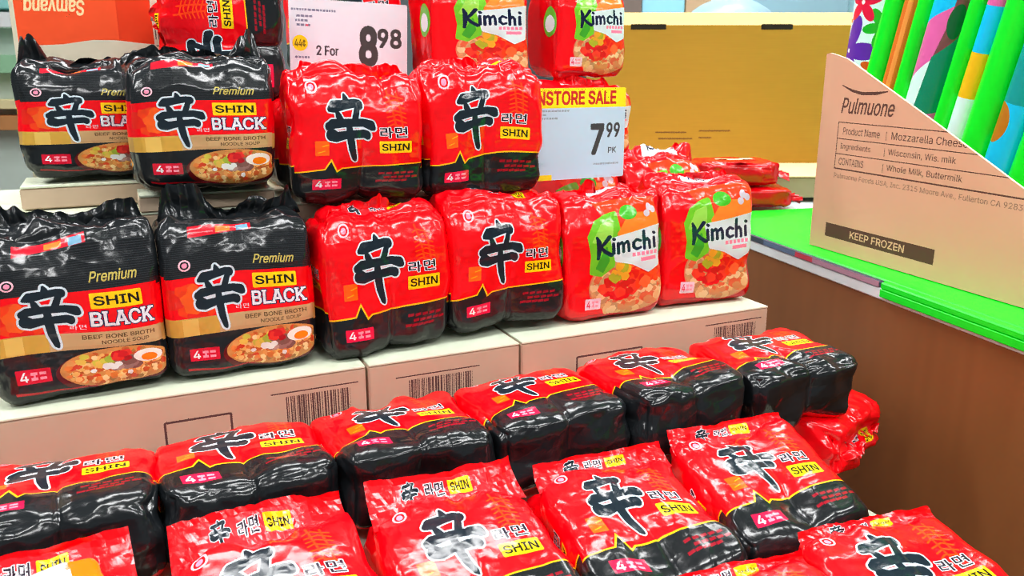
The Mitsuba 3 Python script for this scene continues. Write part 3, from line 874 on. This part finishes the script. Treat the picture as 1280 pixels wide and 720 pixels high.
def roll(name, x, y, width, depth, paint, label, base=GREEN, cat='roll', lean=13, length=.78):
    """A tall padded roll standing in the cut carton; paint: shapes in (around 0..1 across the visible front, height in metres)."""
    k = fresh(name)
    nu, nv = 64, 2
    m = Mesh()
    # front half printed: map print coordinates (a in 0..1, z) onto the half ellipse facing -x of the carton
    grid = [sbox(i / 40, 0, (i + 1) / 40, length) for i in range(40)]

    def skin(v):
        th = np.pi * v[:, 0]
        return np.stack([width / 2 * -np.cos(th), -depth / 2 * np.sin(th), v[:, 1]], 1)

    for g, c in flatten([(sbox(0, 0, 1, length), base)] + paint):
        for cell in grid:
            for p in polys(g.intersection(cell)):
                if p.area > 1e-8:
                    v, f = triangulate(p)
                    if len(f):
                        m.add(skin(v), ccw(v, f), c)
    th = np.linspace(np.pi, 2 * np.pi, 24)
    ring = np.stack([-width / 2 * np.cos(th), -depth / 2 * np.sin(th)], 1)
    for z0, z1 in ((0, length),):
        v = np.vstack([np.column_stack([ring, np.full(24, z0)]), np.column_stack([ring, np.full(24, z1)])])
        i = np.arange(23)
        m.add(v, np.vstack([np.stack([i, i + 1, i + 25], 1), np.stack([i, i + 25, i + 24], 1)]), base)
    full = np.linspace(0, 2 * np.pi, 48, endpoint=False)
    cap = np.vstack([[[0, 0, length + .004]], np.column_stack([-width / 2 * np.cos(full), -depth / 2 * np.sin(full), np.full(48, length)])])
    i = np.arange(48)
    m.add(cap, np.stack([0 * i, 1 + i, 1 + (i + 1) % 48], 1), base)
    m.add(cap * [1, 1, 0], np.stack([0 * i, 1 + (i + 1) % 48, 1 + i], 1), base)
    # stand it in the carton: s along the printed side
    s0 = (np.array([x, y, 0]) - [B0[0], B0[1], 0]) @ BX
    t0 = (np.array([x, y, 0]) - [B0[0], B0[1], 0]) @ BM[:3, 1]
    L = np.eye(4)
    a = math.radians(lean)
    L[:3, :3] = [[math.cos(a), 0, math.sin(a)], [0, 1, 0], [-math.sin(a), 0, math.cos(a)]]
    L[:3, 3] = (s0, t0, .0005 + width / 2 * math.sin(a))
    scene[k] = {**m.ply('mat_plastic', False), 'to_world': T(BM @ L)}
    tag(k, label, cat)


def petal(cx, cz, ang, ln, wd, W):
    e = affinity.scale(Point(0, 0).buffer(1, 10), ln / 2, wd / 2)
    e = affinity.rotate(affinity.translate(e, ln * .55, 0), ang, origin=(0, 0))
    return affinity.translate(affinity.scale(e, 1 / W, 1, origin=(0, 0)), cx, cz)


def flower(cx, cz, ln, c, W, n=5, a0=90, wd=.5):
    return [(petal(cx, cz, a0 + 360 * i / n, ln, ln * wd, W), c) for i in range(n)] + [(affinity.translate(affinity.scale(Point(0, 0).buffer(.005, 6), 1 / W, 1), cx, cz), lin(235, 240, 240))]


SKYB, PINK, TEAL, PURPLE = lin(0, 190, 244), lin(224, 96, 168), lin(0, 130, 100), lin(92, 36, 168)
WHT = lin(212, 240, 242)
W1 = .17
pt = flower(.33, .398, .085, PURPLE, W1, 5, 74, .5) + flower(.86, .46, .05, lin(10, 170, 30), W1, 6, 10) + flower(.5, .515, .05, lin(226, 10, 60), W1, 5, 90) + flower(.85, .36, .04, lin(206, 80, 10), W1, 5, 20) + flower(.2, .47, .02, lin(240, 100, 40), W1, 5, 0)
pt += flower(.45, .17, .07, lin(10, 170, 30), W1) + flower(.45, .65, .07, PURPLE, W1)
STEP = [(y, w) for y, w in ((1.307, .100), (1.232, .045), (1.189, .034), (1.152, .034), (1.096, .072), (1.036, .030), (1.001, .034), (.953, .054), (.895, .052), (.838, .054))]
SH = .087      # how far the foot of a leaning roll stands behind its place at eye height


def at(i):
    y, w = STEP[i]
    return dict(x=1.625 - (1.307 - y) * .11, y=y * 1.16 + (.035 if i == 0 else .115), width=w * 1.16)


roll('flower_roll', x=1.745, y=1.307 * 1.236 + .042, width=.125, lean=5, depth=.08, paint=pt, base=WHT, label='white roll printed with a large purple flower, standing behind the cut carton')
roll('green_roll', **at(1), depth=.05, paint=[], label='bright green roll between the flower roll and the orange roll')
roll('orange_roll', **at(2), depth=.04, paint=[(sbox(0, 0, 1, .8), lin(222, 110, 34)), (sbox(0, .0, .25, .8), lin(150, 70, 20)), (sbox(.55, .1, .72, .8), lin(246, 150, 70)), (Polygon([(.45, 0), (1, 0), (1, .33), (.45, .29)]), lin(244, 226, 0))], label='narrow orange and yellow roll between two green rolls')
roll('green_roll', **at(3), depth=.05, paint=[], label='bright green roll between the orange roll and the pink patterned roll')
roll('patterned_roll', **at(4), depth=.06, base=WHT, paint=[(Polygon([(0, .42), (.8, .49), (.8, .8), (0, .8)]), SKYB), (Polygon([(0, .30), (.65, .39), (.8, .50), (0, .43)]), PINK), (Polygon([(.6, .38), (1, .42), (1, .8), (.86, .8), (.72, .46)]), lin(120, 70, 74)), (affinity.translate(affinity.scale(Point(0, 0).buffer(1, 10), .16, .035), .85, .465), lin(0, 92, 50)), (Polygon([(.5, .22), (1, .26), (1, .44), (.6, .39)]), TEAL), (Polygon([(.1, .15), (1, .21), (1, .28), (.35, .26)]), PINK), (Polygon([(0, 0), (1, 0), (1, .2), (.2, .12)]), lin(150, 90, 130))], label='wide roll patterned in pink, sky blue, white and teal')
roll('green_roll', **at(5), depth=.05, paint=[], label='bright green roll right of the pink patterned roll')
roll('striped_roll', **at(6), depth=.04, base=WHT, paint=[(sbox(0, .49, 1, .8), PINK), (sbox(0, .40, 1, .49), SKYB), (sbox(0, .31, 1, .40), lin(240, 186, 20))], label='narrow roll banded in pink, blue, yellow and white')
roll('green_roll', **at(7), depth=.05, paint=[], label='wide bright green roll left of the blue roll')
roll('blue_roll', **at(8), depth=.05, base=SKYB, paint=[(sbox(0, .3, 1, .8), lin(0, 150, 150)), (affinity.translate(affinity.scale(Point(0, 0).buffer(1, 10), .3, .04), .3, .26), lin(180, 110, 20))], label='sky blue roll with a brown spot near the right picture edge')
roll('green_roll', **at(9), depth=.05, paint=[], label='bright green roll at the right picture edge')

# ------------------------------------------------------------------ price signs
PAPER = lin(226, 230, 240)
k = fresh('price_sign')
w, h = .20, .142
P = [(sbox(0, 0, w, h), PAPER)]
P.append((fit(text('8', .02, True), .117, .040, .146, .103).buffer(.0022), lin(66, 66, 66)))
P.append((fit(text('98', .02, True), .148, .070, .189, .101).buffer(.0008), lin(66, 66, 66)))
P.append((fit(text('2 For', .02), .044, .054, .080, .069).buffer(.0006), lin(70, 72, 80)))
P.append((Point(.017, .072).buffer(.0125, 10), lin(250, 220, 20)))
P.append((fit(text('44¢', .02, True), .008, .066, .026, .078), lin(110, 90, 20)))
rng = random.Random(4)
for y, x0, x1 in ((.123, .004, .075), (.113, .012, .034), (.106, .010, .030), (.099, .012, .032), (.048, .008, .030)):
    x = x0
    while x < x1:
        b = rng.uniform(.002, .006)
        P.append((sbox(x, y, x + b, y + .0035), lin(120, 124, 150)))
        x += b + .0015
P.append((sbox(.027, .099, .031, .102), lin(220, 60, 90)))
m = Mesh().slab(sbox(0, 0, w, h).buffer(-.003).buffer(.003), P, (0, 0, 0), (1, 0, 0), (0, 0, 1), .0012, PAPER, PAPER)
a = math.radians(2.0)
SM = np.eye(4)
SM[:3, :3] = [[math.cos(a), 0, math.sin(a)], [0, 1, 0], [-math.sin(a), 0, math.cos(a)]]
SM[:3, 3] = (.272, 1.452, 1.462)
put(k, m, 'mat_sign', M=SM)
tag(k, 'white price sign reading 2 For 8.98 behind the upper red pack', 'price sign')

k = fresh('sale_sign')
w, h = .182, .150
P = [(sbox(0, 0, w, h), lin(190, 216, 238)), (sbox(0, .118, w, h), lin(250, 232, 30))]
P.append((fit(text('INSTORE SALE', .02, True), .004, .123, .163, .145).buffer(.0004), lin(206, 30, 40)))
P.append((fit(text('7', .02, True), .116, .040, .140, .090).buffer(.0012), lin(66, 62, 70)))
P.append((fit(text('99', .02, True), .146, .068, .172, .092).buffer(.0004), lin(66, 62, 70)))
P.append((fit(text('PK', .02, True), .150, .041, .166, .051), lin(84, 84, 96)))
for y, x0, x1 in ((.112, .010, .072), (.106, .012, .03), (.100, .014, .05), (.022, .122, .172)):
    x = x0
    while x < x1:
        b = rng.uniform(.002, .006)
        P.append((sbox(x, y, x + b, y + .003), lin(150, 166, 180)))
        x += b + .0012
P += [(sbox(.004, .060, .010, .082), lin(244, 220, 40)), (sbox(.006, 0, .042, .009), lin(244, 220, 40))]
m = Mesh().slab(sbox(0, 0, w, h).buffer(-.003).buffer(.003), P, (0, 0, 0), (1, 0, 0), (0, 0, 1), .0012, PAPER, PAPER)
put(k, m, 'mat_sign', M=rotz(0, (.612, 1.252, 1.312)))
tag(k, 'white price sign with yellow INSTORE SALE header reading 7.99', 'price sign')

# ------------------------------------------------------------------ the cream and orange carton at the top left (stands upside down)
k = fresh('orange_carton')
w, h, x0, y0, z0 = .22, .38, -.120, 1.482, 1.299
CR, OR = lin(214, 206, 182), lin(244, 84, 40)
P = [(sbox(0, 0, w, h), CR)]
wave = [(.006, .2275), (.03, .2265), (.06, .228), (.10, .2345), (.13, .2345), (.16, .231), (.182, .229)]
P.append((Polygon(wave + [(.179, h), (.006, h)]), OR))
P.append((Polygon([(.135, .2345), (.16, .231), (.182, .229), (.179, h), (.135, h)]), lin(226, 60, 22)))
logo = affinity.rotate(fit(text('Samyang', .02), 0, 0, .076, .026, 12), 180, origin=(0, 0))
a, b, c, d = logo.bounds
P.append((affinity.translate(logo, .018 - a, .268 - b).buffer(.0007), lin(250, 214, 160)))
for q in ([(.086, .206, .004), (.082, .196, .008), (.083, .183, .010)], [(.130, .204, .004), (.120, .194, .009), (.122, .183, .010), (.135, .178, .009), (.147, .181, .007)], [(.163, .183, .006), (.170, .193, .009), (.182, .197, .007)]):
    P.append((brush(q), lin(124, 84, 78)))
P.append((barcode(.184, .236, .216, .258, 9), lin(110, 104, 92)))
P.append((sbox(.184, .226, .222, .228), lin(120, 112, 100)))
P.append((sbox(.18, .262, w, .2665), lin(120, 112, 100)))
P.append((sbox(.18, .268, w, .28), lin(214, 150, 150)))
P = [P[0]] + [(affinity.translate(affinity.scale(g, 1.055, 1.055, origin=(0, 0)), 0, -.011).intersection(sbox(0, 0, w, h)), c) for g, c in P[1:]]
m = Mesh().box((x0, y0 + .0006, z0), (x0 + w, y0 + .2, z0 + h), CR).print(P, (x0, y0, z0), (1, 0, 0), (0, 0, 1))
put(k + '__body', m, 'mat_card')
put(k + '__top_flap', Mesh().box((x0, y0, z0 + h + .0005), (x0 + w, y0 + .1, z0 + h + .004), CR), 'mat_card')
put(k + '__top_flap_001', Mesh().box((x0, y0 + .1015, z0 + h + .0005), (x0 + w, y0 + .2, z0 + h + .004), CR), 'mat_card')
tag(k, 'cream and orange carton standing upside down behind the upper black packs', 'carton')

# ------------------------------------------------------------------ behind: red pouches, cream carton, big ochre carton
def facing(D, z=0.0, side=0.0):
    """Local frame facing the photograph's heading at D metres ahead: x to the right, y away, z up."""
    f = np.array([math.sin(CAM_YAW), math.cos(CAM_YAW), 0])
    r = np.array([math.cos(CAM_YAW), -math.sin(CAM_YAW), 0])
    M = np.eye(4)
    M[:3, 0], M[:3, 1], M[:3, 3] = r, f, f * D + r * side + [0, 0, z]
    return M


def pouch(name, M, w, d, h, seed, label, stripe=None, colour=RED_D):
    k = fresh(name)
    b = trimesh.creation.icosphere(4)
    v = b.vertices.copy()
    e = .38
    v = np.sign(v) * np.abs(v) ** e
    v /= np.maximum(1, (np.abs(v) ** 5).sum(1) ** .2)[:, None]
    v = v * [w / 2, d / 2, h / 2]
    v += (meshkit.fbm(v * 22 + seed, 2)[:, None] - .5) * .016 * np.sign(v) * [1, 1, .5]
    v += (np.abs(2 * meshkit.noise(v * 45 + seed) - 1)[:, None] - .5) * .004 * np.sign(v)
    v[:, 2] -= v[:, 2].min()
    m = Mesh().add(v, b.faces, colour)
    scene[k + '__wrapper'] = {**m.ply('mat_film', True), 'to_world': T(M)}
    nu = 30
    u = np.linspace(-.5, .5, nu)
    fin = np.vstack([np.column_stack([w / 2 * .96 + 0 * u, u * d * .7, h * .5 + .006 * np.sin(u * 40)]), np.column_stack([w / 2 + .022 + 0 * u, u * d * .8, h * .4 + .012 * np.sin(u * 31 + seed)])])
    i = np.arange(nu - 1)
    scene[k + '__seal'] = {**Mesh().add(fin, np.vstack([np.stack([i, i + 1, i + nu + 1], 1), np.stack([i, i + nu + 1, i + nu], 1)]), colour).ply('mat_film', True), 'to_world': T(M)}
    if stripe is not None:
        x0, x1, yy = stripe
        zt = lambda x, y: v[np.argmin((v[:, 0] - x) ** 2 + (v[:, 1] - y) ** 2 + 1e3 * (v[:, 2] < h * .5)), 2] + .0015
        xs = np.linspace(x0, x1, 14)
        st = np.vstack([[(x, yy - .014, zt(x, yy - .014)) for x in xs], [(x, yy + .014, zt(x, yy + .014)) for x in xs]])
        i = np.arange(13)
        scene[k + '__label'] = {**Mesh().add(st, np.vstack([np.stack([i, i + 1, i + 15], 1), np.stack([i, i + 15, i + 14], 1)]), lin(240, 214, 170)).ply('mat_sign', True), 'to_world': T(M)}
        tag(k + '__label', 'pale label stripe')
    tag(k, label, 'pouch')


pouch('red_pouch', facing(2.31, 1.127, .635), .235, .19, .052, 3.0, 'lower one of two red pouches lying behind the right kimchi pack')
pouch('red_pouch', facing(2.32, 1.1825, .605), .225, .18, .065, 8.0, 'upper one of two red pouches behind the right kimchi pack, with a pale stripe', (-.05, .055, -.0))
k = fresh('cream_carton')
FM = facing(2.42)
put(k, Mesh().box((.30, 0, 1.1275), (1.02, .56, 1.186), lin(150, 140, 104)).box((.30, -.004, 1.1865), (1.02, .56, 1.19), lin(232, 206, 150)), 'mat_card', M=FM)
tag(k, 'flat carton with a cream top under the big ochre carton', 'carton')
k = fresh('ochre_carton')
FM = facing(2.75)
OX0, OX1, OZ0, OZ1 = .26, 1.14, 1.191, 1.617
scene[k + '__body'] = {**mikit.ply(trimesh.creation.box(bounds=[(OX0, 0, OZ0), (OX1, .30, OZ1)]), 'mat_ochre'), 'to_world': T(FM)}
fl = Mesh().add([(OX0, 0, OZ1), (OX1, 0, OZ1), (OX1, .05, OZ1 + .04), (OX0, .05, OZ1 + .04), (OX0, .004, OZ1 - .001), (OX1, .004, OZ1 - .001), (OX1, .054, OZ1 + .037), (OX0, .054, OZ1 + .037)],
                [(0, 1, 2), (0, 2, 3), (4, 6, 5), (4, 7, 6), (3, 2, 6), (3, 6, 7), (0, 3, 7), (0, 7, 4), (1, 5, 6), (1, 6, 2)], lin(246, 206, 130))
put(k + '__top_flap', fl, 'mat_card', M=FM)
for j, (a, b) in enumerate(((.372, .478), (.778, .872))):
    put(k + '__hand_slot' + ('' if j == 0 else '_001'), Mesh().slab(sbox(a, OZ1 - .011, b, OZ1 + .001).buffer(.004, 4).buffer(-.002), [(sbox(0, 0, 9, 9), lin(34, 28, 18))], (0, -.0012, 0), (1, 0, 0), (0, 0, 1), .0011, lin(40, 30, 20), lin(30, 20, 10)), 'mat_card', M=FM)
    tag(k + '__hand_slot' + ('' if j == 0 else '_001'), 'dark hand slot')
ln = Mesh()
for (a, b, z) in ((.46, .56, OZ0 + .095), (.60, .70, OZ0 + .10), (.47, .58, OZ0 + .075), (.60, .64, OZ0 + .078)):
    ln.print([(sbox(a, z, b, z + .004), lin(122, 82, 36))], (0, -.0008, 0), (1, 0, 0), (0, 0, 1))
put(k + '__printed_lines', ln, 'mat_card', M=FM)
tag(k, 'big ochre cardboard carton with two dark hand slots, behind the packs', 'carton')

# ------------------------------------------------------------------ far background
FM = facing(5.0)
def far(key, a, b, c, label=None, cat=None, mat='mat_card', group=None):
    put(key, Mesh().box(a, b, c), mat, M=FM)
    if label:
        tag(key, label, cat, group)
k = fresh('glass_cabinet')
far(k + '__body', (.55, .05, 0), (1.95, .6, 2.6), lin(176, 226, 238))
far(k + '__post', (.98, 0, 0), (1.12, .049, 2.6), lin(196, 164, 128))
far(k + '__post_001', (1.19, 0, 0), (1.22, .049, 2.6), lin(150, 90, 66))
far(k + '__post_002', (.50, 0, 0), (.73, .049, 2.6), lin(120, 106, 98))
far(k + '__pane', (.735, .02, .1), (.975, .049, 2.55), lin(150, 214, 232), mat='mat_plastic')
far(k + '__pane_001', (1.225, .02, .1), (1.90, .049, 2.55), lin(150, 190, 204), mat='mat_plastic')
tag(k, 'pale blue cabinet with brown posts far behind the ochre carton', 'cabinet')
k = fresh('rounded_bin')
b = trimesh.creation.icosphere(3); v = b.vertices * [.28, .2, .22] + [1.16, -.3, 1.62]
put(k, Mesh().add(v, b.faces, lin(150, 180, 194)).box((.95, -.4, 0), (1.37, -.2, 1.6), lin(150, 180, 194)), 'mat_plastic', M=FM)
tag(k, 'grey blue rounded bin far behind the ochre carton', 'bin')
k = fresh('store_shelf')
far(k + '__frame', (-3.6, .1, 0), (-2.62, .5, 2.3), lin(196, 210, 200))
for j, (z, hh, c) in enumerate(((1.88, .10, (20, 170, 70)), (1.80, .06, (150, 220, 215)), (1.70, .08, (236, 240, 240)), (1.45, .1, (150, 200, 160)), (1.25, .05, (225, 210, 160)), (1.13, .08, (190, 130, 80)))):
    far(k + '__shelf_board' + (f'_{j:03d}' if j else ''), (-3.6, -.05, z), (-2.62, .099, z + hh), lin(*c))
tag(k, 'pale store shelf with green and white bands at the far left', 'shelf')

k = fresh('small_wrapper')
b = trimesh.creation.icosphere(4); v = np.sign(b.vertices) * np.abs(b.vertices) ** .6
v = v / np.maximum(1, (np.abs(v) ** 4).sum(1) ** .25)[:, None] * [.032, .036, .008]
v = v + (meshkit.noise(v * 60) - .5)[:, None] * .004
f = b.faces
lft = v[f].mean(1)[:, 0] < .004
m = Mesh().add(v, f[lft], lin(226, 222, 230)).add(v, f[~lft], lin(250, 120, 0))
put(k, m, 'mat_film', True, M=rotz(12, (-.088, .822, 1.019)))
tag(k, 'small white and orange wrapper lying on the leftmost middle row pack', 'wrapper')
